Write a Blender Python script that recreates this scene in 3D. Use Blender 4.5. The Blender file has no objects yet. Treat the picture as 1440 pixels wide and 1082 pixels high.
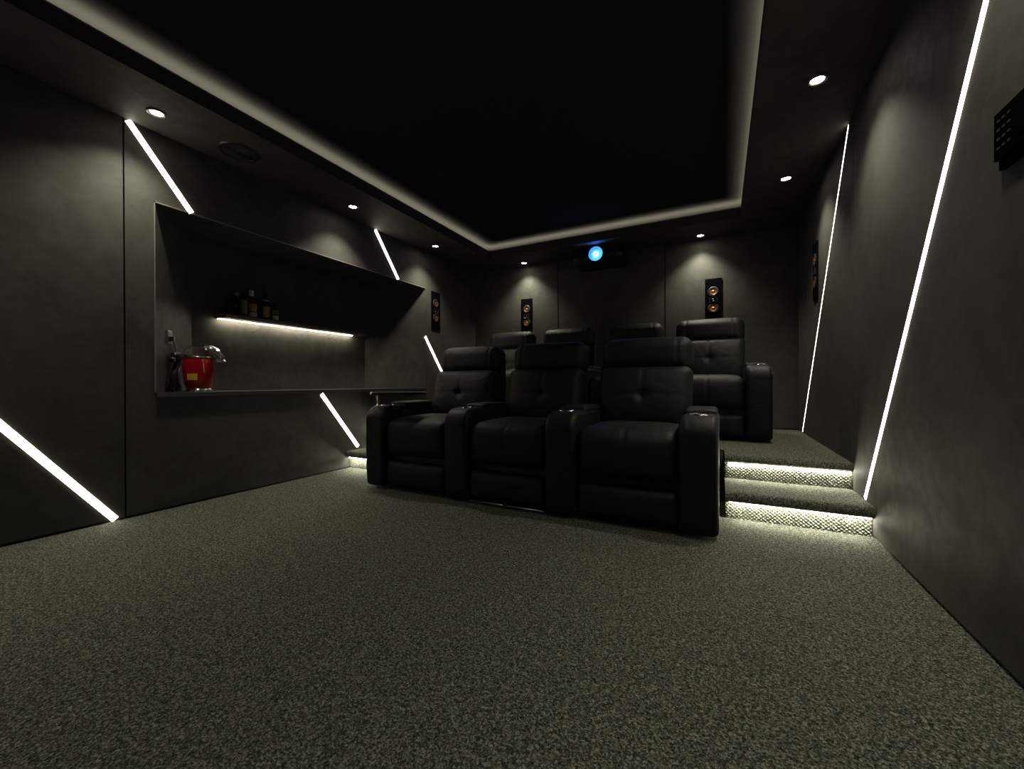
import bpy, bmesh, math, random
from mathutils import Vector, Matrix
random.seed(4)
PI = math.pi
scene = bpy.context.scene
COL = scene.collection

# ------------------------------------------------------------------ setting dimensions
XL, XR = -3.057, 0.677          # left / right wall planes
YF, YB = -2.3, 4.80             # front (behind camera) / back wall
ZC = 2.317                      # underside of the soffit
ZLIP, ZT = 2.414, 2.480          # top of soffit lip, upper ceiling
CX0, CX1, CY0, CY1 = -2.545, 0.165, -1.5, 4.31   # ceiling recess
PZ = 0.31                       # platform height
TZ = 0.158                      # tread height
NY0, NY1, NZ0, NZ1 = 1.185, 3.711, 0.698, 1.888  # niche opening
NX, NYa, NYb = -3.577, 1.607, 3.29               # niche back plane and its ends

# ------------------------------------------------------------------ helpers
def box(bm, x0, x1, y0, y1, z0, z1, M=None, mi=0):
    vs = [bm.verts.new((x, y, z)) for x in (x0, x1) for y in (y0, y1) for z in (z0, z1)]
    if M is not None:
        for v in vs: v.co = M @ v.co
    f = []
    for idx in ((0,1,3,2),(4,6,7,5),(0,4,5,1),(2,3,7,6),(0,2,6,4),(1,5,7,3)):
        fc = bm.faces.new([vs[i] for i in idx]); fc.material_index = mi; f.append(fc)
    return vs, f

def prism(bm, pts, h0, h1, axis='x'):
    """extrude a 2-d outline; axis = extrusion direction"""
    def mk(p, h):
        if axis == 'x': return (h, p[0], p[1])
        if axis == 'y': return (p[0], h, p[1])
        return (p[0], p[1], h)
    a = [bm.verts.new(mk(p, h0)) for p in pts]
    b = [bm.verts.new(mk(p, h1)) for p in pts]
    n = len(pts)
    bm.faces.new(a); bm.faces.new(b[::-1])
    for i in range(n):
        bm.faces.new((a[i], b[i], b[(i+1) % n], a[(i+1) % n]))
    return a + b

def lathe(bm, prof, seg=24, c=(0,0,0), M=None):
    rings = []
    for r, z in prof:
        if r < 1e-5:
            rings.append([bm.verts.new((c[0], c[1], c[2]+z))])
        else:
            rings.append([bm.verts.new((c[0]+r*math.cos(2*PI*k/seg), c[1]+r*math.sin(2*PI*k/seg), c[2]+z)) for k in range(seg)])
    for A, B in zip(rings, rings[1:]):
        for k in range(seg):
            k2 = (k+1) % seg
            if len(A) == 1 and len(B) == 1: continue
            if len(A) == 1: bm.faces.new((A[0], B[k2], B[k]))
            elif len(B) == 1: bm.faces.new((A[k], A[k2], B[0]))
            else: bm.faces.new((A[k], A[k2], B[k2], B[k]))
    if M is not None:
        for R in rings:
            for v in R: v.co = M @ v.co
    return rings

def tube(bm, path, r, seg=8, cap=True):
    path = [Vector(p) for p in path]
    rings = []
    for i, p in enumerate(path):
        t = (path[min(i+1, len(path)-1)] - path[max(i-1, 0)]).normalized()
        up = Vector((0,0,1)) if abs(t.z) < .9 else Vector((0,1,0))
        a = t.cross(up).normalized(); b = t.cross(a).normalized()
        rr = r[i] if isinstance(r, (list, tuple)) else r
        rings.append([bm.verts.new(p + a*rr*math.cos(2*PI*k/seg) + b*rr*math.sin(2*PI*k/seg)) for k in range(seg)])
    for A, B in zip(rings, rings[1:]):
        for k in range(seg):
            bm.faces.new((A[k], A[(k+1) % seg], B[(k+1) % seg], B[k]))
    if cap:
        bm.faces.new(rings[0][::-1]); bm.faces.new(rings[-1])

def bevel(bm, off, seg=3, ang=30):
    es = [e for e in bm.edges if len(e.link_faces) == 2 and e.calc_face_angle(0) > math.radians(ang)]
    bmesh.ops.bevel(bm, geom=es, offset=off, segments=seg, affect='EDGES', profile=.5, clamp_overlap=True)

def obj(name, bm, mat, parent=None, smooth=False, wn=False):
    bmesh.ops.recalc_face_normals(bm, faces=bm.faces)
    me = bpy.data.meshes.new(name); bm.to_mesh(me); bm.free()
    mats = mat if isinstance(mat, (list, tuple)) else [mat]
    for m in mats: me.materials.append(m)
    if smooth:
        for p in me.polygons: p.use_smooth = True
    o = bpy.data.objects.new(name, me); COL.objects.link(o)
    if parent: o.parent = parent
    if wn:
        m = o.modifiers.new('normals', 'WEIGHTED_NORMAL'); m.keep_sharp = False
    return o

def tag(o, label=None, cat=None, group=None, kind=None):
    if label: o['label'] = label
    if cat: o['category'] = cat
    if group: o['group'] = group
    if kind: o['kind'] = kind
    return o

def thing(name, label, cat, loc=(0,0,0), rz=0, group=None):
    o = bpy.data.objects.new(name, None); COL.objects.link(o)
    o.empty_display_size = .1
    o.location = loc; o.rotation_euler = (0, 0, rz)
    return tag(o, label, cat, group)

def struct(name, bm, mat, label=None, **k):
    o = obj(name, bm, mat, **k); o['kind'] = 'structure'
    if label: o['label'] = label
    return o

def copy_tree(o, parent=None):
    c = o.copy(); COL.objects.link(c); c.parent = parent
    for ch in list(o.children): copy_tree(ch, c)
    return c

def NB(): return bmesh.new()

# ------------------------------------------------------------------ materials
def mat(name, col=(.5,.5,.5), rough=.5, metal=0, spec=.5, emit=None, est=0, trans=0, coat=0):
    m = bpy.data.materials.new(name); m.use_nodes = True
    b = m.node_tree.nodes['Principled BSDF']
    b.inputs['Base Color'].default_value = (*col, 1)
    b.inputs['Roughness'].default_value = rough
    b.inputs['Metallic'].default_value = metal
    b.inputs['Specular IOR Level'].default_value = spec
    b.inputs['Transmission Weight'].default_value = trans
    b.inputs['Coat Weight'].default_value = coat
    if emit:
        b.inputs['Emission Color'].default_value = (*emit, 1)
        b.inputs['Emission Strength'].default_value = est
    return m

def nodes(m):
    nt = m.node_tree
    return nt, nt.nodes, nt.links, nt.nodes['Principled BSDF']

def world_pos(N):
    return N.new('ShaderNodeNewGeometry').outputs['Position']

def plaster(name, c0, c1, r0=.66, r1=.76, bump=.12):
    """dark trowelled plaster: cloudy trowel marks in tone, sheen and relief"""
    m = mat(name, spec=.18); nt, N, L, b = nodes(m)
    pos = world_pos(N)
    n1 = N.new('ShaderNodeTexNoise'); n1.inputs['Scale'].default_value = 2.6; n1.inputs['Detail'].default_value = 6
    n1.inputs['Roughness'].default_value = .62; n1.inputs['Distortion'].default_value = .9
    L.new(pos, n1.inputs['Vector'])
    n2 = N.new('ShaderNodeTexNoise'); n2.inputs['Scale'].default_value = 11; n2.inputs['Detail'].default_value = 5
    n2.inputs['Distortion'].default_value = 1.1; L.new(pos, n2.inputs['Vector'])
    mx = N.new('ShaderNodeMath'); mx.operation = 'MULTIPLY_ADD'; mx.inputs[1].default_value = .35
    L.new(n2.outputs['Fac'], mx.inputs[0])
    m2 = N.new('ShaderNodeMath'); m2.operation = 'MULTIPLY'; m2.inputs[1].default_value = .65
    L.new(n1.outputs['Fac'], m2.inputs[0]); L.new(m2.outputs[0], mx.inputs[2])
    cr = N.new('ShaderNodeValToRGB'); cr.color_ramp.elements[0].position = .36; cr.color_ramp.elements[1].position = .66
    cr.color_ramp.elements[0].color = (*c0, 1); cr.color_ramp.elements[1].color = (*c1, 1)
    L.new(mx.outputs[0], cr.inputs[0]); L.new(cr.outputs[0], b.inputs['Base Color'])
    mr = N.new('ShaderNodeMapRange'); mr.inputs[1].default_value = .35; mr.inputs[2].default_value = .65
    mr.inputs[3].default_value = r1; mr.inputs[4].default_value = r0
    L.new(n2.outputs['Fac'], mr.inputs[0]); L.new(mr.outputs[0], b.inputs['Roughness'])
    bp = N.new('ShaderNodeBump'); bp.inputs['Strength'].default_value = bump; bp.inputs['Distance'].default_value = .004
    L.new(mx.outputs[0], bp.inputs['Height']); L.new(bp.outputs[0], b.inputs['Normal'])
    return m

def carpet(name, gain=1.0, sc=300, bump=.8):
    """mottled loop-pile carpet, dark grey to pale flecks"""
    m = mat(name, rough=.95, spec=.15); nt, N, L, b = nodes(m)
    pos = world_pos(N)
    v = N.new('ShaderNodeTexVoronoi'); v.inputs['Scale'].default_value = sc; L.new(pos, v.inputs['Vector'])
    rgb = N.new('ShaderNodeSeparateColor'); L.new(v.outputs['Color'], rgb.inputs[0])
    n = N.new('ShaderNodeTexNoise'); n.inputs['Scale'].default_value = sc*.42; n.inputs['Detail'].default_value = 3
    n.inputs['Distortion'].default_value = 1.0; L.new(pos, n.inputs['Vector'])
    a = N.new('ShaderNodeMath'); a.operation = 'MULTIPLY_ADD'; a.inputs[1].default_value = .42
    L.new(rgb.outputs[0], a.inputs[0])
    a2 = N.new('ShaderNodeMath'); a2.operation = 'MULTIPLY_ADD'; a2.inputs[1].default_value = 1.3; a2.inputs[2].default_value = -.36
    L.new(n.outputs['Fac'], a2.inputs[0]); L.new(a2.outputs[0], a.inputs[2])
    cr = N.new('ShaderNodeValToRGB'); e = cr.color_ramp.elements
    e[0].position = .22; e[0].color = (.022*gain, .025*gain, .021*gain, 1)
    e[1].position = .85; e[1].color = (.33*gain, .35*gain, .28*gain, 1)
    k = e.new(.5); k.color = (.090*gain, .096*gain, .078*gain, 1)
    L.new(a.outputs[0], cr.inputs[0]); L.new(cr.outputs[0], b.inputs['Base Color'])
    hgt = N.new('ShaderNodeMath'); hgt.operation = 'SUBTRACT'
    L.new(a.outputs[0], hgt.inputs[0]); L.new(v.outputs['Distance'], hgt.inputs[1])
    bp = N.new('ShaderNodeBump'); bp.inputs['Strength'].default_value = bump; bp.inputs['Distance'].default_value = .006
    L.new(hgt.outputs[0], bp.inputs['Height']); L.new(bp.outputs[0], b.inputs['Normal'])
    return m

def leather(name, col, rough=.46):
    m = mat(name, col, rough, spec=.24); nt, N, L, b = nodes(m)
    tc = N.new('ShaderNodeTexCoord')
    v = N.new('ShaderNodeTexVoronoi'); v.inputs['Scale'].default_value = 260; L.new(tc.outputs['Object'], v.inputs['Vector'])
    n = N.new('ShaderNodeTexNoise'); n.inputs['Scale'].default_value = 9; n.inputs['Detail'].default_value = 4
    n.inputs['Distortion'].default_value = .8; L.new(tc.outputs['Object'], n.inputs['Vector'])
    b1 = N.new('ShaderNodeBump'); b1.inputs['Strength'].default_value = .18; b1.inputs['Distance'].default_value = .002
    L.new(v.outputs['Distance'], b1.inputs['Height'])
    b2 = N.new('ShaderNodeBump'); b2.inputs['Strength'].default_value = .35; b2.inputs['Distance'].default_value = .02
    L.new(n.outputs['Fac'], b2.inputs['Height']); L.new(b1.outputs[0], b2.inputs['Normal']); L.new(b2.outputs[0], b.inputs['Normal'])
    return m

M_wall = plaster('dark_plaster', (.044,.044,.037), (.072,.071,.061), bump=.02)
M_soffit = plaster('soffit_plaster', (.033,.031,.027), (.052,.049,.042), bump=.05)
M_ceil = mat('black_ceiling', (.022,.022,.020), .95, spec=.0)
M_gap = mat('dark_joint', (.014,.014,.013), .8)
M_bead = mat('niche_bead', (.16,.155,.14), .45)
M_lip = mat('lip_bead', (.22,.215,.2), .6)
M_carpet = carpet('mottled_carpet')
M_riser = carpet('riser_carpet', gain=1.35, sc=420, bump=.3)
M_counter = mat('counter_dark', (.045,.044,.042), .28)
M_shelf = mat('shelf_dark', (.12,.09,.078), .5)
LED = (1.0, .95, .76)
M_led = mat('led_diffuser', (.8,.8,.8), .5, emit=LED, est=11)
M_led_thin = mat('led_diffuser_thin', (.8,.8,.8), .5, emit=(1,.90,.72), est=9)
M_led_step = mat('led_step', (.8,.8,.8), .5, emit=LED, est=135)
M_led_shelf = mat('led_shelf', (.8,.8,.8), .5, emit=(1,.90,.70), est=85)
M_led_cove = mat('led_cove', (.8,.8,.8), .5, emit=(1,.94,.76), est=25)
M_bulb = mat('lamp_lens', (.9,.9,.9), .4, emit=(1,.92,.76), est=55)
M_bezel = mat('lamp_bezel', (.12,.11,.10), .35, metal=.6)
M_leather = leather('black_leather', (.0085,.0095,.0078), .58)
M_leather2 = leather('black_leather_side', (.0085,.0095,.008), .52)
M_chrome = mat('chrome', (.75,.74,.7), .12, metal=1)
M_steel = mat('steel', (.35,.35,.34), .35, metal=1)
M_blackp = mat('black_plastic', (.008,.008,.009), .35)
M_blackm = mat('black_matt', (.010,.010,.011), .6)
M_face = mat('speaker_face', (.0035,.0035,.0045), .8, spec=0)
M_bowl = mat('halo_bowl', (.22,.22,.24), .5)
M_grey = mat('grey_legend', (.035,.036,.036), .6)
M_copper = mat('copper_cone', (.80,.34,.14), .34, metal=1)
M_red = mat('red_enamel', (.30,.004,.007), .14, coat=.6)
M_yel = mat('yellow_label', (.62,.38,.03), .5)
M_smoke = mat('smoky_chrome', (.5,.5,.48), .10, metal=.9)
M_clear = mat('clear_plastic', (.95,.95,.95), .06, trans=1)
M_glassd = mat('dark_bottle_glass', (.012,.010,.006), .12)
M_glassb = mat('brown_bottle_glass', (.055,.022,.006), .1)
M_white = mat('white_cap', (.6,.6,.58), .5)
M_cream = mat('cream_label', (.40,.36,.26), .6)
M_gold = mat('gold_label', (.30,.17,.05), .5)
M_green = mat('green_label', (.10,.11,.04), .6)
M_proj = mat('projector_black', (.012,.012,.014), .42)
M_lens = mat('projector_lens', (.1,.4,.9), .1, emit=(.18,.75,1.0), est=20)
M_lenshalo = mat('projector_lens_glow', (.02,.2,.8), .2, emit=(.0,.05,1.0), est=60)  # emissive blue standing in for the halo round the lens

# ------------------------------------------------------------------ room shell
bm = NB(); box(bm, XL-.1, XR+.1, YF-.1, YB+.1, -.12, 0)
struct('floor', bm, M_carpet)

# left wall with the splayed bar niche
T = .012   # panel thickness in front of the dark backing
def wall_left():
    bm = NB()
    JY = 1.041
    # backing (dark, shows only in joints) around the niche
    for (y0,y1,z0,z1) in ((YF,NY0-.02,0,ZT),(NY1+.02,YB,0,ZT),(NY0-.02,NY1+.02,0,NZ0-.02),(NY0-.02,NY1+.02,NZ1+.02,ZT)):
        box(bm, XL-.10, XL-T, y0, y1, z0, z1, mi=1)
    zb = .014
    box(bm, XL-T-.002, XL, YF, JY-.004, zb, ZT)
    for (y0,y1,z0,z1) in ((JY+.004,NY0,zb,ZT),(NY1,YB,zb,ZT),(NY0,NY1,zb,NZ0),(NY0,NY1,NZ1,ZT)):
        box(bm, XL-T-.002, XL, y0, y1, z0, z1)
    # niche lining: splayed cheeks, back, top, bottom
    t = .02
    def slab(p, q, n):
        pts = [p, q, (q[0]+n[0]*t, q[1]+n[1]*t), (p[0]+n[0]*t, p[1]+n[1]*t)]
        prism(bm, pts, NZ0-.02, NZ1+.02, 'z')
    slab((XL-.001, NY0), (NX, NYa), (-.63, -.77))
    slab((NX, NYa-.01), (NX, NYb+.01), (-1, 0))
    slab((XL-.001, NY1), (NX, NYb), (-.63, .77))
    pl = [(XL-.001, NY0-.005), (NX-.01, NYa-.02), (NX-.01, NYb+.02), (XL-.001, NY1+.005)]
    prism(bm, pl, NZ1, NZ1+.02, 'z')
    prism(bm, pl, NZ0-.02, NZ0, 'z')
    return struct('wall_left', bm, [M_wall, M_gap])
wall_left()

bm = NB()
JYR = 2.963
box(bm, XR+T, XR+.1, YF, YB, 0, ZT, mi=1)
box(bm, XR, XR+T+.002, YF, JYR-.003, .014, ZT); box(bm, XR, XR+T+.002, JYR+.003, YB, .014, ZT)
struct('wall_right', bm, [M_wall, M_gap])

bm = NB()
box(bm, XL, XR, YB+T, YB+.1, 0, ZT, mi=1)
for x0, x1 in ((XL, -1.824-.006), (-1.824+.006, -.555-.006), (-.555+.006, XR)):
    vs, f = box(bm, x0, x1, YB, YB+T+.002, PZ+.012, ZT)
struct('wall_back', bm, [M_wall, M_gap])

bm = NB(); box(bm, XL, XR, YF-.1, YF, 0, ZT); struct('wall_front', bm, M_wall)

# soffit ring and upper ceiling
bm = NB()
S0 = ZLIP - .032
def ring(bm, ax0, ax1, ay0, ay1, bx0, bx1, by0, by1, z0, z1):
    box(bm, ax0, bx0, ay0, ay1, z0, z1); box(bm, bx1, ax1, ay0, ay1, z0, z1)
    box(bm, bx0, bx1, ay0, by0, z0, z1); box(bm, bx0, bx1, by1, ay1, z0, z1)
ring(bm, XL, XR, YF, YB, CX0, CX1, CY0, CY1, ZC, S0)
ring(bm, CX0-.018, CX1+.018, CY0-.018, CY1+.018, CX0, CX1, CY0, CY1, S0, ZLIP-.008)
for f in bm.faces: f.material_index = 0
struct('ceiling', bm, M_soffit, 'dark plastered ceiling border around the black recessed ceiling')
bm = NB(); box(bm, XL, XR, YF, YB, ZT, ZT+.08)
struct('ceiling', bm, M_ceil, 'black recessed ceiling above the glowing edge')
bm = NB()
ring(bm, CX0-.020, CX1+.020, CY0-.020, CY1+.020, CX0-.001, CX1+.001, CY0-.001, CY1+.001, ZLIP-.008, ZLIP)
struct('trim_1', bm, M_lip, 'thin pale bead on the ceiling recess edge')
# LED tape inside the cove
bm = NB()
ring(bm, CX0-.090, CX1+.090, CY0-.090, CY1+.090, CX0-.028, CX1+.028, CY0-.028, CY1+.028, S0+.001, S0+.004)
o = obj('cove_light_strip', bm, M_led_cove)
tag(o, 'white light strip tucked behind the lip all around the black recessed ceiling', 'light strip')
# niche bead
bm = NB()
box(bm, XL-.004, XL+.004, NY0-.006, NY1+.006, NZ1-.003, NZ1+.004)
box(bm, XL-.004, XL+.004, NY0-.006, NY0, NZ0+.03, NZ1+.004)
struct('trim_2', bm, M_bead, 'thin corner bead along the top and left edge of the bar niche')

# ------------------------------------------------------------------ platform and steps (carpet)
def nosed_slab(bm, x0, x1, yf, yb, zt, th=.055):
    r = th/2; pts = []
    for k in range(9):
        a = -PI/2 - PI*k/8
        pts.append((yf + r + r*math.cos(a), zt - r + r*math.sin(a)))
    pts += [(yb, zt), (yb, zt-th)]
    prism(bm, pts, x0, x1, 'x')

AX = .022          # inner edge of right aisle
AXL = -2.425       # inner edge of left aisle
Y1, Y2, YM = 2.635, 2.985, 3.16
bm = NB()
box(bm, XL, XR, YM+.02, YB+.012, 0, PZ)
box(bm, AX, XR, Y2, YM+.02, 0, PZ-.02); box(bm, XL, AXL, Y2, YM+.02, 0, PZ-.02)
nosed_slab(bm, AX, XR, Y2-.034, YM+.021, PZ); nosed_slab(bm, XL, AXL, Y2-.034, YM+.021, PZ)
struct('floor_platform', bm, M_carpet, 'raised carpeted platform under the rear row of recliners')

def riser_mesh(bm, x0, x1, y, z0, z1):
    """loop-pile riser with raised diagonal stitches"""
    st = .0024
    nx = int((x1-x0)/st); nz = int((z1-z0)/st)
    P = .0215; g = []
    for i in range(nx+1):
        row = []
        for k in range(nz+1):
            x = x0 + (x1-x0)*i/nx; z = z0 + (z1-z0)*k/nz
            u = (x+z*1.15)/P; w = (x-z*1.15)/P
            hh = math.sqrt(abs(math.sin(PI*u)*math.sin(PI*w)))*(.9+.1*math.sin(40*x))
            row.append(bm.verts.new((x, y - .012*hh, z)))
        g.append(row)
    for i in range(nx):
        for k in range(nz):
            bm.faces.new((g[i][k], g[i+1][k], g[i+1][k+1], g[i][k+1]))

def step(x0, x1, label):
    t = thing('carpeted_step', label, 'step', ((x0+x1)/2, Y1, 0))
    cx = (x0+x1)/2
    bm = NB()
    box(bm, x0-cx, x1-cx, .006, Y2-Y1, 0, TZ-.02)
    nosed_slab(bm, x0-cx, x1-cx, -.055, Y2-Y1-.008, TZ, .058)
    obj('tread', bm, M_carpet, t, smooth=False)
    bm = NB(); riser_mesh(bm, x0-cx+.002, x1-cx-.002, .002, .001, TZ-.055)
    obj('riser', bm, M_riser, t)
    return t
step(AX, XR-.001, 'carpeted step with glowing underside in the aisle by the right wall')
step(XL+.001, AXL, 'carpeted step half hidden between the left wall and the front recliners')
for x0, x1 in ((AX, XR-.001), (XL+.001, AXL)):
    bm = NB(); riser_mesh(bm, x0+.002, x1-.002, Y2-.002, TZ-.002, PZ-.052)
    o = struct('platform_riser', bm, M_riser, 'woven carpet riser at the front of the platform')
def led_line(name, x0, x1, y, z, label, m, w=.012):
    bm = NB(); box(bm, x0, x1, y-w/2, y+w/2, z-.001, z)
    o = obj(name, bm, m); tag(o, label, 'light strip', 'step light strips'); return o
led_line('step_light_strip', AX+.02, XR-.010, Y1-.030, TZ-.058, 'white light strip under the nose of the lower right step', M_led_step)
led_line('step_light_strip', AX+.02, XR-.010, Y2-.019, PZ-.055, 'white light strip under the platform edge in the right aisle', M_led_step)
led_line('step_light_strip', XL+.02, AXL-.01, Y1-.030, TZ-.058, 'white light strip under the nose of the lower left step', M_led_step)
led_line('step_light_strip', XL+.02, AXL-.01, Y2-.019, PZ-.055, 'white light strip under the platform edge in the left aisle', M_led_step)

# ------------------------------------------------------------------ slanted light strips in the walls
def wall_strip(x, sgn, a, b, label, w=.034, dome=.007, m=None):
    """a, b = (y, z) end points of the strip on the wall plane x; shallow domed diffuser"""
    a = Vector((0, a[0], a[1])); b = Vector((0, b[0], b[1]))
    d = (b-a).normalized(); n = Vector((0, -d.z, d.y))
    bm = NB(); K = 6; r0 = []; r1 = []
    for k in range(K+1):
        t = -1 + 2*k/K
        off = n*(t*w/2) + Vector((sgn*(.0005+dome*math.sqrt(max(0, 1-t*t))), 0, 0))
        r0.append(bm.verts.new(a+off+Vector((x,0,0)))); r1.append(bm.verts.new(b+off+Vector((x,0,0))))
    for k in range(K):
        bm.faces.new((r0[k], r0[k+1], r1[k+1], r1[k]))
    bm.faces.new(r0); bm.faces.new(r1[::-1]); bm.faces.new((r0[0], r0[K], r1[K], r1[0]))
    o = obj('wall_light_strip', bm, m or M_led)
    return tag(o, label, 'light strip', 'slanted light strips on the walls')
wall_strip(XL, 1, (-.62, 2.28), (.995, .012), 'slanted light strip running down to the carpet left of the bar niche')
wall_strip(XL, 1, (1.062, 2.312), (1.376, 1.892), 'slanted light strip above the left end of the bar niche')
wall_strip(XL, 1, (2.950, 2.312), (3.268, 1.892), 'slanted light strip above the right end of the bar niche')
wall_strip(XL, 1, (2.332, .690), (2.722, .185), 'slanted light strip on the wall below the bar counter')
wall_strip(XL, 1, (3.708, 1.325), (4.062, .868), 'short slanted light strip between niche and front left recliner')
wall_strip(XR, -1, (1.375, 2.312), (2.745, .168), 'long wide slanted light strip on the near right wall, ending at the step', .030, .004)
wall_strip(XR, -1, (3.062, 2.312), (4.585, PZ+.01), 'thin slanted light strip on the far right wall beside the rear recliners', .017, .0005, M_led_thin)

# ------------------------------------------------------------------ downlights
def downlight(x, y, label, aim=(0,0), W=50, size=106):
    t = thing('downlight', label, 'ceiling light', (x, y, ZC), 0, 'recessed downlights in the ceiling border')
    bm = NB(); lathe(bm, [(.030,-.002),(.034,-.007),(.044,-.006),(.047,0),(.030,0),(.030,-.002)], 28)
    obj('bezel', bm, M_bezel, t, smooth=True)
    bm = NB(); lathe(bm, [(.0,-.0065),(.012,-.006),(.022,-.0045),(.030,-.001)], 24)
    obj('lens', bm, M_bulb, t, smooth=True)
    ld = bpy.data.lights.new('downlight_beam', 'SPOT'); ld.energy = W; ld.color = (1, .95, .78)
    ld.spot_size = math.radians(size); ld.spot_blend = .95; ld.shadow_soft_size = .035
    lo = bpy.data.objects.new('downlight_beam', ld); COL.objects.link(lo); lo.parent = t
    lo.location = (0, 0, -.022); lo.rotation_euler = (math.radians(aim[1]), math.radians(aim[0]), 0)
    return t
XDL, XDR = -2.836, .437
downlight(XDL, 1.11, 'downlight nearest the camera on the left, beside the top of a slanted strip', aim=(0,-8))
downlight(XDL, 2.482, 'second downlight on the left, above the middle of the bar niche')
downlight(XDL, 3.622, 'farthest downlight on the left, near the corner with the back wall')
downlight(-2.235, 4.66, 'downlight over the left speaker on the back wall')
downlight(-.188, 4.65, 'downlight over the right speaker on the back wall')
downlight(XDR, 3.655, 'smaller downlight on the right, farther back by the thin wall strip')
downlight(XDR, 2.54, 'largest downlight, nearest the camera on the right')
# the same lamps continue towards the screen, outside the frame
for p in ((XDR, 1.425), (XDR, .30), (XDL, -.25), (XDL, -1.5), (XDR, -.9)):
    downlight(p[0], p[1], 'downlight outside the view, farther forward in the same ceiling border', W=32)

# round ceiling speaker
t = thing('ceiling_speaker', 'round black speaker flush in the ceiling border above the niche', 'speaker', (-2.83, 1.552, ZC))
bm = NB(); lathe(bm, [(.098,0),(.100,-.006),(.116,-.006),(.120,0)], 40); obj('rim', bm, M_blackp, t, smooth=True)
bm = NB(); lathe(bm, [(.0,-.012),(.020,-.011),(.028,-.002),(.085,-.0005),(.094,-.005),(.100,-.002)], 40); obj('cone', bm, M_blackm, t, smooth=True)
bm = NB(); box(bm, -.012, .012, -.012, .012, -.022, -.010); bevel(bm, .003, 2); box(bm, -.004, .004, -.095, .095, -.0145, -.0105)
obj('bridge', bm, M_blackp, t)

# ------------------------------------------------------------------ wall speakers
def speaker(label, loc, rz):
    """local: face towards -y, centre at origin height"""
    w, hgt = .160, .448
    t = thing('wall_speaker', label, 'speaker', loc, rz, 'slim black in-wall speakers with copper drivers')
    bm = NB(); box(bm, -w/2, w/2, -.010, -.0005, -hgt/2, hgt/2); bevel(bm, .003, 2)
    obj('faceplate', bm, M_face, t)
    R = Matrix.Rotation(PI/2, 4, 'X')
    for z in (.086, -.090):
        bm = NB(); lathe(bm, [(.030,.0105),(.034,.015),(.050,.0145),(.054,.010)], 30, M=Matrix.Translation((0,0,z)) @ R)
        s = obj('surround', bm, M_blackm, t, smooth=True)
        bm = NB(); lathe(bm, [(0,.0175),(.008,.016),(.011,.0125),(.022,.0108),(.0315,.0150)], 30, M=Matrix.Translation((0,0,z)) @ R)
        obj('driver_cone', bm, M_copper, s, smooth=True)
    bm = NB()
    # horn: recessed rectangular flare with chrome dome
    box(bm, -.040, .040, -.019, -.010, .016, .024); box(bm, -.040, .040, -.019, -.010, -.030, -.024)
    box(bm, -.040, -.030, -.019, -.010, -.024, .016); box(bm, .030, .040, -.019, -.010, -.024, .016)
    hn = obj('horn', bm, M_blackp, t)
    bm = NB(); lathe(bm, [(0,.020),(.008,.0185),(.013,.010)], 20, M=Matrix.Translation((0,0,-.004)) @ R)
    obj('tweeter', bm, M_chrome, hn, smooth=True)
    bm = NB(); box(bm, -.028, .028, -.0195, -.018, -.0285, -.0235); obj('horn_lip_glint', bm, M_chrome, hn)  # chrome strip imitates the highlight on the lower horn lip
    return t
speaker('narrow black speaker with copper drivers on the left wall beside the niche', (XL, 3.898, 1.655), PI/2)
speaker('left black speaker with copper drivers on the back wall', (-2.262, YB, 1.660), 0)
speaker('right black speaker with copper drivers on the back wall, above the rightmost recliner', (-.070, YB, 1.660), 0)
speaker('black speaker seen edge on, on the right wall behind the thin light strip', (XR, 3.975, 1.665), -PI/2)

# ------------------------------------------------------------------ keypad on right wall
t = thing('wall_keypad', 'black button keypad on the right wall at the edge of the photo', 'keypad', (XR, 1.497, 1.435), -PI/2)
bm = NB(); box(bm, -.075, .075, -.020, 0, -.062, .062); bevel(bm, .004, 2); obj('housing', bm, M_face, t)
bm = NB(); box(bm, -.072, .072, -.012, 0, -.088, -.064); bevel(bm, .003, 2); obj('shadow_strip', bm, M_face, t)  # dark strip stands in for the shadow below the keypad
bt = NB(); box(bt, -.006, .006, -.0215, -.0195, -.0025, .0025); bevel(bt, .001, 1)
bobj = obj('button', bt, M_grey, t); n = 0
for i in range(4):
    for j in range(3):
        o = bobj if n == 0 else bobj.copy()
        if n: COL.objects.link(o); o.parent = t
        o.location = (-.054 + j*.022, 0, .038 - i*.024); n += 1
bm = NB(); box(bm, .015, .062, -.0215, -.0195, -.040, .046); obj('display', bm, M_face, t)

# ------------------------------------------------------------------ counter, shelf and what stands there
bm = NB()
pl = [(XL+.018, NY0), (XL-.001, NY0), (NX+.001, NYa+.001), (NX+.001, NYb-.001), (XL-.001, NY1), (XL+.018, NY1)]
prism(bm, pl, NZ0+.001, .726, 'z'); bevel(bm, .004, 2)
tag(obj('bar_counter', bm, M_counter), 'long dark counter filling the lit niche in the left wall', 'counter')

t = thing('wall_shelf', 'thin dark floating shelf holding bottles in the niche, lit from beneath', 'shelf', (NX, 2.45, 1.300))
SY0, SY1 = 1.770-2.45, 3.18-2.45
bm = NB(); box(bm, .0005, .155, SY0, SY1, 0, .026); bevel(bm, .003, 2); obj('shelf_board', bm, M_shelf, t)
bm = NB(); box(bm, .022, .032, SY0+.004, SY1-.09, -.004, -.0003); obj('light_strip', bm, M_led_shelf, t)
for yy, s in ((2.075-2.45, 1), (2.83-2.45, .8)):
    bm = NB()
    tube(bm, [(.03, yy+.03*s, -.004), (.04, yy+.035*s, -.03*s), (.035, yy+.015*s, -.055*s), (.02, yy-.015*s, -.072*s), (.004, yy-.03*s, -.078*s)], .0022, 6)
    obj('cable', bm, M_blackm, t)

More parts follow.
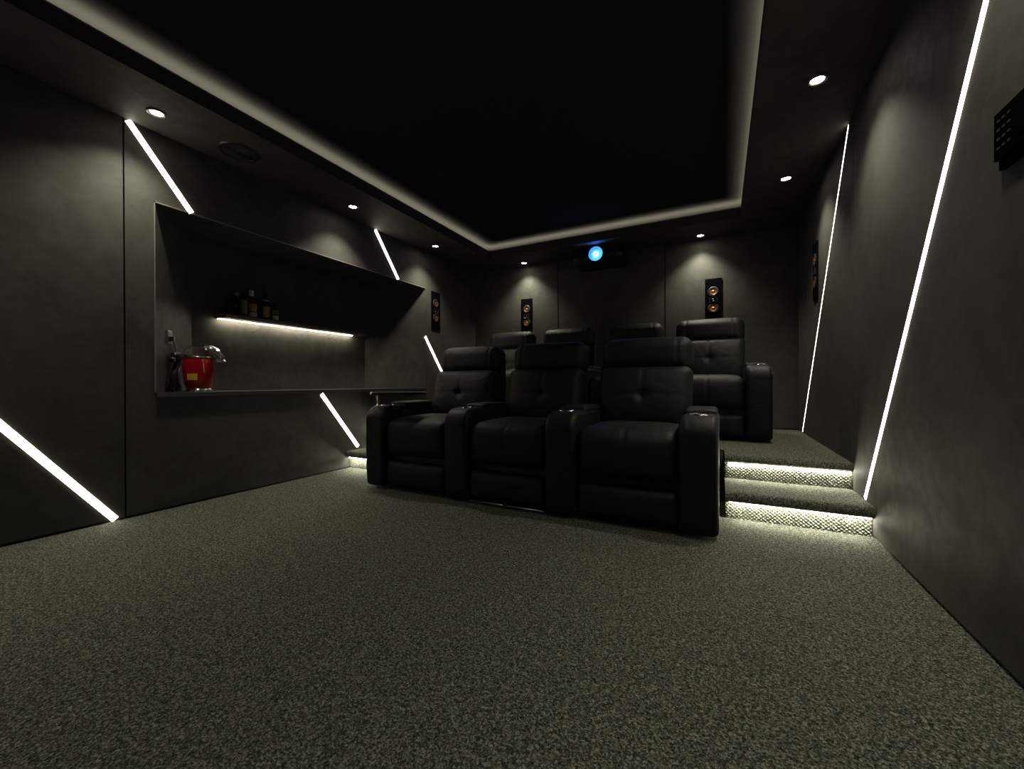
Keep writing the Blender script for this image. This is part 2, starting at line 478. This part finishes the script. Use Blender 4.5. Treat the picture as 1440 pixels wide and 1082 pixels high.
def bottle(label, loc, prof, glass, cap, labels, square=False, sc=1.10):
    t = thing('bottle', label, 'bottle', loc, random.uniform(0,.3), 'bottles on the floating shelf')
    t.scale = (1, 1, sc)
    bm = NB(); lathe(bm, prof, 28)
    if square:
        for v in bm.verts:
            r = math.hypot(v.co.x, v.co.y)
            if r > .02 and v.co.z < .15:
                a = math.atan2(v.co.y, v.co.x); k = 1/max(abs(math.cos(a)), abs(math.sin(a)))
                k = min(k, 1.3); v.co.x *= k; v.co.y *= k*.8
    obj('glass', bm, glass, t, smooth=True)
    z0, z1, r, m = cap
    bm = NB(); lathe(bm, [(0,z0),(r,z0),(r,z1-.002),(r-.002,z1),(0,z1)], 20); obj('cap', bm, m, t)
    for (z0, z1, r, m) in labels:
        bm = NB()
        A = [(-1.1 + 2.2*k/14) for k in range(15)]
        lo = [bm.verts.new((r*math.cos(a), r*math.sin(a), z0)) for a in A]; hi = [bm.verts.new((r*math.cos(a), r*math.sin(a), z1)) for a in A]
        for k in range(14): bm.faces.new((lo[k], lo[k+1], hi[k+1], hi[k]))
        obj('label', bm, m, t, smooth=True)
    return t
ZS = 1.3262; BX = NX+.085
bottle('dark squat square bottle with a silver stopper, leftmost on the shelf', (BX, 1.880, ZS),
       [(0,0),(.036,0),(.040,.006),(.040,.11),(.034,.125),(.014,.140),(.013,.155),(0,.155)], M_glassd, (.152,.176,.015,M_steel),
       [(.025,.10,.0465,M_blackm)], square=True)
bottle('dark slim bottle with a dull olive label, second from left on the shelf', (BX+.075, 1.893, ZS),
       [(0,0),(.026,0),(.029,.006),(.029,.125),(.022,.145),(.012,.158),(.011,.170),(0,.170)], M_glassd, (.165,.182,.013,M_blackm),
       [(.015,.115,.0298,M_green)])
bottle('brown bottle with a white cap, gold label and cream band on the shelf', (BX, 2.000, ZS),
       [(0,0),(.036,0),(.040,.006),(.040,.105),(.034,.130),(.018,.150),(.0145,.165),(.0145,.20),(0,.20)], M_glassb, (.170,.213,.018,M_white),
       [(.052,.108,.0408,M_gold),(.010,.044,.0410,M_cream)])
bottle('tallest slim dark bottle with a pale neck band, right of the white capped bottle', (BX, 2.115, ZS),
       [(0,0),(.033,0),(.036,.006),(.036,.130),(.028,.155),(.014,.180),(.0125,.24),(0,.24)], M_glassd, (.215,.268,.0145,M_grey),
       [(.150,.156,.031,M_cream),(.020,.105,.0368,M_gold)])
bottle('small dark bottle with a green and cream label, rightmost on the shelf', (BX+.03, 2.178, ZS),
       [(0,0),(.026,0),(.029,.006),(.029,.075),(.020,.095),(.011,.105),(.011,.125),(0,.125)], M_glassd, (.118,.138,.013,M_blackm),
       [(.050,.085,.0298,M_green),(.008,.040,.0300,M_cream)])

# popcorn maker
t = thing('popcorn_maker', 'small red popcorn maker with clear domed top on the counter', 'popcorn maker', (-3.285, 1.518, .7262), math.radians(28))
bm = NB(); lathe(bm, [(0,.020),(.064,.020),(.074,.030),(.083,.062),(.0895,.110),(.0925,.165),(.092,.226),(.087,.236),(0,.236)], 40); obj('body', bm, M_red, t, smooth=True, wn=True)
bm = NB(); lathe(bm, [(.062,.004),(.078,.006),(.080,.014),(.070,.024),(.060,.024),(.062,.004)], 36); obj('base_ring', bm, M_chrome, t, smooth=True)
fb = NB(); lathe(fb, [(0,0),(.012,0),(.014,.004),(.012,.010),(0,.010)], 14); f0 = obj('foot', fb, M_chrome, t, smooth=True)
for k in range(4):
    o = f0 if k == 0 else f0.copy()
    if k: COL.objects.link(o); o.parent = t
    o.location = (.068*math.cos(k*PI/2+.4), .068*math.sin(k*PI/2+.4), 0)
bm = NB(); lathe(bm, [(.088,.236),(.089,.262),(.083,.290),(.064,.312),(.035,.323),(0,.327)], 36)
dome = obj('clear_dome', bm, M_clear, t, smooth=True)
sol = dome.modifiers.new('wall', 'SOLIDIFY'); sol.thickness = .0025
bm = NB()
tube(bm, [(.02,.01,.300),(.060,.024,.300),(.092,.036,.280),(.108,.042,.245),(.112,.044,.215)], [.020,.034,.036,.036,.042], 18, cap=False)
sp = obj('spout', bm, M_smoke, t, smooth=True); sol = sp.modifiers.new('wall', 'SOLIDIFY'); sol.thickness = .0025
bm = NB(); tube(bm, [(.1125+.043*math.cos(a), .044+.043*math.sin(a), .214) for a in [2*PI*k/20 for k in range(21)]], .0025, 6)
obj('spout_rim', bm, M_chrome, t, smooth=True)
bm = NB(); lathe(bm, [(.0885,.236),(.0945,.238),(.0945,.243),(.0885,.245)], 40); obj('collar', bm, M_chrome, t, smooth=True)
bm = NB(); a0 = math.radians(-78)
lo = []; hi = []
for k in range(9):
    a = a0 + .72*k/8 - .36
    lo.append(bm.verts.new((.0865*math.cos(a), .0865*math.sin(a), .080))); hi.append(bm.verts.new((.0912*math.cos(a), .0912*math.sin(a), .125)))
for k in range(8): bm.faces.new((lo[k], lo[k+1], hi[k+1], hi[k]))
obj('yellow_label', bm, M_yel, t, smooth=True)

# black tripod stand with clamp head
t = thing('tripod_stand', 'small black stand with leaning legs and knobs, left of the popcorn maker', 'stand', (-3.185, 1.338, .7262), math.radians(-55))
bm = NB(); tube(bm, [(-.035,0,.246),(-.030,0,.20),(.012,0,.13),(.040,0,.010)], [.014,.018,.017,.020], 12); obj('leg', bm, M_blackp, t, smooth=True)
bm = NB(); tube(bm, [(-.012,.008,.165),(-.006,.012,.08),(-.008,.020,.006)], [.010,.008,.009], 10); obj('leg', bm, M_blackp, t, smooth=True)
bm = NB(); tube(bm, [(-.030,-.008,.18),(-.042,-.018,.09),(-.048,-.022,.006)], [.008,.007,.008], 10); obj('leg', bm, M_blackp, t, smooth=True)
bm = NB(); box(bm, -.055, .010, -.020, .020, .215, .262); bevel(bm, .010, 3); h = obj('clamp_head', bm, M_blackp, t, smooth=True, wn=True)
R = Matrix.Rotation(PI/2, 4, 'Y')
bm = NB(); lathe(bm, [(0,-.012),(.016,-.012),(.018,0),(.016,.012),(0,.012)], 18, M=Matrix.Translation((.024,0,.212)) @ R); obj('knob', bm, M_blackp, h, smooth=True)
bm = NB(); lathe(bm, [(0,-.012),(.014,-.012),(.016,0),(.014,.012),(0,.012)], 18, M=Matrix.Translation((-.058,0,.226)) @ R); obj('knob', bm, M_blackp, h, smooth=True)
bm = NB(); box(bm, -.062, .060, -.030, .030, 0, .010); bevel(bm, .004, 2)
b0 = obj('base', bm, M_blackp, t)
stb = NB(); lathe(stb, [(0,.016),(.005,.014),(.006,.0095)], 12); s0 = obj('stud', stb, M_chrome, b0, smooth=True)
for k, px in enumerate((-.045, -.018, .012, .030, .048)):
    o = s0 if k == 0 else s0.copy()
    if k: COL.objects.link(o); o.parent = b0
    o.location = (px, -.020 if k % 2 else -.012, 0)

# socket on the splayed cheek of the niche
ck = Vector((NX-XL, NYa-NY0, 0)).normalized()
p = Vector((XL, NY0, 0)) + ck*.205
rz = math.atan2(ck.y, ck.x)
t = thing('wall_socket', 'small metal framed power socket on the niche side above the black stand', 'socket', (p.x, p.y, 1.088), rz)
# local -x .. along cheek, face towards the niche interior (local +y or -y)
bm = NB()
box(bm, -.040, .040, -.008, -.0005, -.042, .042); bevel(bm, .003, 2); fr = obj('frame', bm, M_steel, t)
bm = NB(); box(bm, -.032, .032, -.0095, -.0075, -.034, .034); obj('insert', bm, M_blackp, t)
bm = NB(); box(bm, -.014, .014, -.032, -.0095, -.026, .002); bevel(bm, .004, 2)
pg = obj('plug', bm, M_blackp, t)
bm = NB(); tube(bm, [(0,-.028,-.020),(.004,-.034,-.08),(.006,-.036,-.16),(.004,-.040,-.25),(.0,-.05,-.335)], .0035, 8); obj('cord', bm, M_blackp, pg, smooth=True)

# ------------------------------------------------------------------ projector
t = thing('projector', 'black projector with glowing blue lens hung under the ceiling border at the back', 'projector', (-1.235, 4.60, 2.215))
bm = NB(); box(bm, -.265, .265, -.150, .180, -.085, .080); bevel(bm, .022, 4); obj('housing', bm, M_proj, t, smooth=True, wn=True)
R = Matrix.Rotation(PI/2, 4, 'X')
bm = NB(); lathe(bm, [(.074,.145),(.079,.150),(.083,.168),(.083,.188),(.079,.190)], 36, M=R)
ln = obj('lens_barrel', bm, M_proj, t, smooth=True)
bm = NB(); lathe(bm, [(.030,.156),(.052,.160),(.068,.172),(.079,.190)], 36, M=R); obj('halo_bowl', bm, M_bowl, ln, smooth=True)  # added bowl, shaped to catch the lens light as a blue halo
bm = NB(); lathe(bm, [(0,.182),(.014,.181),(.026,.177),(.034,.170),(.036,.160)], 30, M=R); obj('lens', bm, M_lens, ln, smooth=True)
bm = NB(); lathe(bm, [(.036,.164),(.046,.163),(.052,.162)], 30, M=R); obj('lens_halo_ring', bm, M_lenshalo, ln, smooth=True)  # glowing ring imitates the blue halo, not a projector part
for s in (-1, 1):
    bm = NB(); lathe(bm, [(.034,.150),(.037,.156),(.043,.156),(.045,.150)], 30, M=Matrix.Translation((s*.185,0,.0)) @ R)
    for k in range(5): box(bm, s*.185-.034, s*.185+.034, -.153, -.149, -.026+k*.012, -.022+k*.012)
    obj('vent', bm, M_blackp, t, smooth=False)
for sx in (-.16, .16):
    bm = NB(); lathe(bm, [(0,.078),(.016,.078),(.016,.1019),(0,.1019)], 16, c=(sx,.02,0)); obj('mount', bm, M_blackm, t)

# ------------------------------------------------------------------ recliners
def cushion(bm, cx, cy, cz, sx, sy, sz, r, cuts=(26,8,20), front=0., topb=0., grooves=None, rot=0, taper=0):
    """rounded soft box; front (-y) and top bulges, grooves(x,z)->depth on the front face"""
    hx, hy, hz = sx/2, sy/2, sz/2
    M = Matrix.Translation((cx, cy, cz)) @ Matrix.Rotation(rot, 4, 'X')
    nx, ny, nz = cuts
    def warp(p):
        x, y, z = p
        ix = max(-hx+r, min(hx-r, x)); iy = max(-hy+min(r,hy*.98), min(hy-min(r,hy*.98), y)); iz = max(-hz+r, min(hz-r, z))
        d = Vector((x-ix, y-iy, z-iz))
        if d.length > 1e-7:
            # cube-ish corner parameter -> sphere
            m = max(abs(d.x), abs(d.y), abs(d.z)); d = d.normalized()*m
        q = Vector((ix, iy, iz)) + d
        u = q.x/hx; w = q.z/hz; v = q.y/hy
        q2 = q.copy()
        fy = max(0, -v)            # weight toward the front
        q2.y -= fy*front*(1-u**4)*(1-abs(w)**2.4)
        tz = max(0, w); q2.z += tz*topb*(1-u**4)*(1-abs(v)**3)
        if grooves:
            g = grooves(q.x, q.z, q.y)
            q2.y += fy**2*g; q2.z -= (max(0, w)**3)*g*.8
        q2.x *= 1 + taper*w
        return M @ q2
    cache = {}
    def V(i, j, k):
        key = (i, j, k)
        if key not in cache:
            def sp(n, N, h):   # denser samples toward the edges
                t = 2*n/N-1; return h*(t*(1.15-.15*t*t))
            cache[key] = bm.verts.new(warp((sp(i, nx, hx), sp(j, ny, hy), sp(k, nz, hz))))
        return cache[key]
    for i in range(nx):
        for j in range(ny):
            bm.faces.new((V(i,j,0), V(i,j+1,0), V(i+1,j+1,0), V(i+1,j,0)))
            bm.faces.new((V(i,j,nz), V(i+1,j,nz), V(i+1,j+1,nz), V(i,j+1,nz)))
        for k in range(nz):
            bm.faces.new((V(i,0,k), V(i+1,0,k), V(i+1,0,k+1), V(i,0,k+1)))
            bm.faces.new((V(i,ny,k), V(i,ny,k+1), V(i+1,ny,k+1), V(i+1,ny,k)))
    for j in range(ny):
        for k in range(nz):
            bm.faces.new((V(0,j,k), V(0,j,k+1), V(0,j+1,k+1), V(0,j+1,k)))
            bm.faces.new((V(nx,j,k), V(nx,j+1,k), V(nx,j+1,k+1), V(nx,j,k+1)))

def gauss(d, w): return math.exp(-(d/w)**2)
PITCH = .727; AW = .185; SW = PITCH-AW

def soft_prism(bm, pts, x0, x1, r, K=6):
    """extrude a convex side outline along x with softly rounded flanks"""
    n = len(pts); P = [Vector(p) for p in pts]
    area = sum(P[i].x*P[(i+1) % n].y - P[(i+1) % n].x*P[i].y for i in range(n))
    sg = 1 if area > 0 else -1
    nr = []
    for i in range(n):
        d = (P[(i+1) % n]-P[i-1]).normalized(); nr.append(Vector((-d.y, d.x))*sg)   # inward
    ringlist = []
    left = [(x0 + r - r*math.sin(a), r - r*math.cos(a)) for a in [PI/2*(1-k/K) for k in range(K+1)]]
    right = [(x1 - (x - x0), ins) for x, ins in left[::-1]]
    for x, ins in left + right:
        ringlist.append([bm.verts.new((x, p.x+m.x*ins, p.y+m.y*ins)) for p, m in zip(P, nr)])
    for A, B in zip(ringlist, ringlist[1:]):
        for i in range(n): bm.faces.new((A[i], A[(i+1) % n], B[(i+1) % n], B[i]))
    bm.faces.new(ringlist[0]); bm.faces.new(ringlist[-1])

def arm_parts(t, x):
    """arm centred on local x; front at y=0"""
    H = .612
    pts = [(.03,.02),(.012,.035),(.004,.10),(0,.30),(0,.50)]
    for k in range(1, 8):
        a = PI - PI/2*k/7
        pts.append((.11+.11*math.cos(a), H-.105+.105*math.sin(a)))
    pts += [(.30,H),(.56,H-.003),(.60,H-.015),(.618,H-.05),(.62,.30),(.615,.04),(.60,.02),(.30,.018)]
    bm = NB(); soft_prism(bm, pts, x-AW/2+.001, x+AW/2-.001, .034)
    a = obj('arm', bm, M_leather2, t, smooth=True)
    bm = NB(); cushion(bm, x, .430, H-.002, AW-.016, .34, .044, .020, (14,16,6), 0, .006)
    obj('arm_pad', bm, M_leather, a, smooth=True)
    bm = NB()
    lathe(bm, [(.040,.0),(.041,.0045),(.046,.006),(.051,.004),(.052,0)], 32, c=(x,.150,H))
    c = obj('cup_holder', bm, M_chrome, a, smooth=True)
    bm = NB(); lathe(bm, [(0,.001),(.036,.001),(.0405,.004)], 28, c=(x,.150,H)); obj('cup_well', bm, M_blackp, c, smooth=True)
    return a

def make_recliner():
    t = thing('recliner', 'x', 'recliner', (0,0,0))
    g1 = lambda x, z, y: .006*gauss(x, .006)
    bm = NB(); cushion(bm, 0, .315, .385, SW-.006, .57, .265, .052, (44,14,14), .030, .022, g1)
    obj('seat', bm, M_leather, t, smooth=True)
    bm = NB(); cushion(bm, 0, .085, .122, SW-.010, .11, .178, .03, (32,6,14), .018, 0,
                       lambda x, z, y: .005*gauss(abs(x)-.115, .006)); obj('footrest', bm, M_leather, t, smooth=True)
    # backrest with tufting cross
    def gb(x, z, y):
        return .006*gauss(x, .006)*(1 if z > 0 else .2) + .006*gauss(z-.010, .007)*gauss(x, .22) + .024*gauss(math.hypot(x, z-.010), .035)
    bm = NB(); cushion(bm, 0, .690, .665, .595, .17, .44, .055, (48,10,36), .045, 0, gb, rot=math.radians(-13), taper=.02)
    obj('backrest', bm, M_leather, t, smooth=True)
    def gh(x, z, y): return .007*gauss(abs(x)-.205, .006)
    bm = NB(); cushion(bm, 0, .795, .968, .605, .175, .235, .075, (48,12,26), .022, .010, gh, rot=math.radians(-5))
    obj('headrest', bm, M_leather, t, smooth=True)
    bm = NB(); box(bm, -.27, .27, .80, .895, .12, .98); bevel(bm, .035, 3); obj('back_shell', bm, M_leather2, t, smooth=True, wn=True)
    bm = NB(); box(bm, -SW/2+.004, SW/2-.004, .10, .80, .03, .26); bevel(bm, .01, 2); obj('base', bm, M_blackm, t)
    arm_parts(t, PITCH/2)
    return t

R0 = make_recliner()
FRY, BRY = 2.170, 3.635
front = [(-1.917, 'front row left recliner of black leather, with swivel tray on its left arm'),
         (-1.190, 'front row middle recliner of black leather, in front of the projector glow'),
         (-.463, 'front row right recliner of black leather, nearest the lit steps')]
back = [(-2.281, 'leftmost rear row recliner, mostly hidden behind the front left recliner'),
        (-1.554, 'rear row recliner second from left, only its headrest top showing'),
        (-.827, 'rear row recliner third from left, hidden behind the front right recliner'),
        (-.100, 'rightmost rear row recliner of black leather, standing on the platform by the aisle')]
def end_arm(t):
    before = set(t.children); arm_parts(t, -PITCH/2)
made = []
for i, (x, lab) in enumerate(front + back):
    o = R0 if i == 0 else copy_tree(R0)
    yy, zz, grp = (FRY, 0, 'black leather recliners in the front row') if i < 3 else (BRY, PZ, 'black leather recliners in the rear row')
    o.location = (x, yy, zz); o['label'] = lab; o['category'] = 'recliner'; o['group'] = grp
    made.append(o)
end_arm(made[0]); end_arm(made[3])
# control panel on the inner side of the front left arm, foot bar under the middle seat
bm = NB(); box(bm, -SW/2-.0005, -SW/2+.004, .20, .29, .535, .575); bevel(bm, .0015, 1)
obj('control_panel', bm, M_grey, made[0])
bm = NB(); tube(bm, [(-SW/2+.01,.030,.018),(SW/2-.01,.030,.018)], .006, 8); obj('foot_bar', bm, M_steel, made[1], smooth=True)
bm = NB(); box(bm, -.012, .012, .020, .040, .006, .026); obj('bar_bracket', bm, M_blackm, made[1])

# swivel tray on the left arm
t = thing('swivel_tray', 'thin dark swivel tray on a chrome post, on the front left recliner arm', 'tray table', (-2.283, FRY+.052, .607))
bm = NB(); lathe(bm, [(0,0),(.016,0),(.016,.010),(.0075,.014),(.0075,.086),(.014,.090),(0,.090)], 20); obj('post', bm, M_chrome, t, smooth=True)
bm = NB(); pts = []
for k in range(40):
    a = 2*PI*k/40; rx, ry = .225, .145
    n = 2.6; c_, s_ = math.cos(a), math.sin(a)
    pts.append((.095 + rx*math.copysign(abs(c_)**(2/n), c_), .11 + ry*math.copysign(abs(s_)**(2/n), s_)))
prism(bm, pts, .090, .108, 'z'); bevel(bm, .005, 3, 50); obj('tray_top', bm, M_blackp, t, smooth=True, wn=True)
bm = NB(); box(bm, -.03, .05, -.02, .02, .084, .090); obj('bracket', bm, M_chrome, t)

# ------------------------------------------------------------------ world, camera
w = bpy.data.worlds.new('World'); scene.world = w; w.use_nodes = True
w.node_tree.nodes['Background'].inputs[0].default_value = (.0, .0, .0, 1)
w.node_tree.nodes['Background'].inputs[1].default_value = 0
cam = bpy.data.cameras.new('camera'); co = bpy.data.objects.new('camera', cam); COL.objects.link(co)
cam.sensor_width = 36; cam.sensor_fit = 'HORIZONTAL'; cam.lens = 567.2/1440*36; cam.clip_start = .02
Rm = Matrix.Rotation(math.radians(27.3733), 4, 'Z') @ Matrix.Rotation(math.radians(90-.2103), 4, 'X') @ Matrix.Rotation(math.radians(-.1632), 4, 'Z')
co.matrix_world = Matrix.Translation((0, 0, .78)) @ Rm
scene.camera = co
vs = scene.view_settings
vs.view_transform = 'Standard'; vs.look = 'None'; vs.gamma = 1; vs.exposure = 0; vs.use_curve_mapping = False
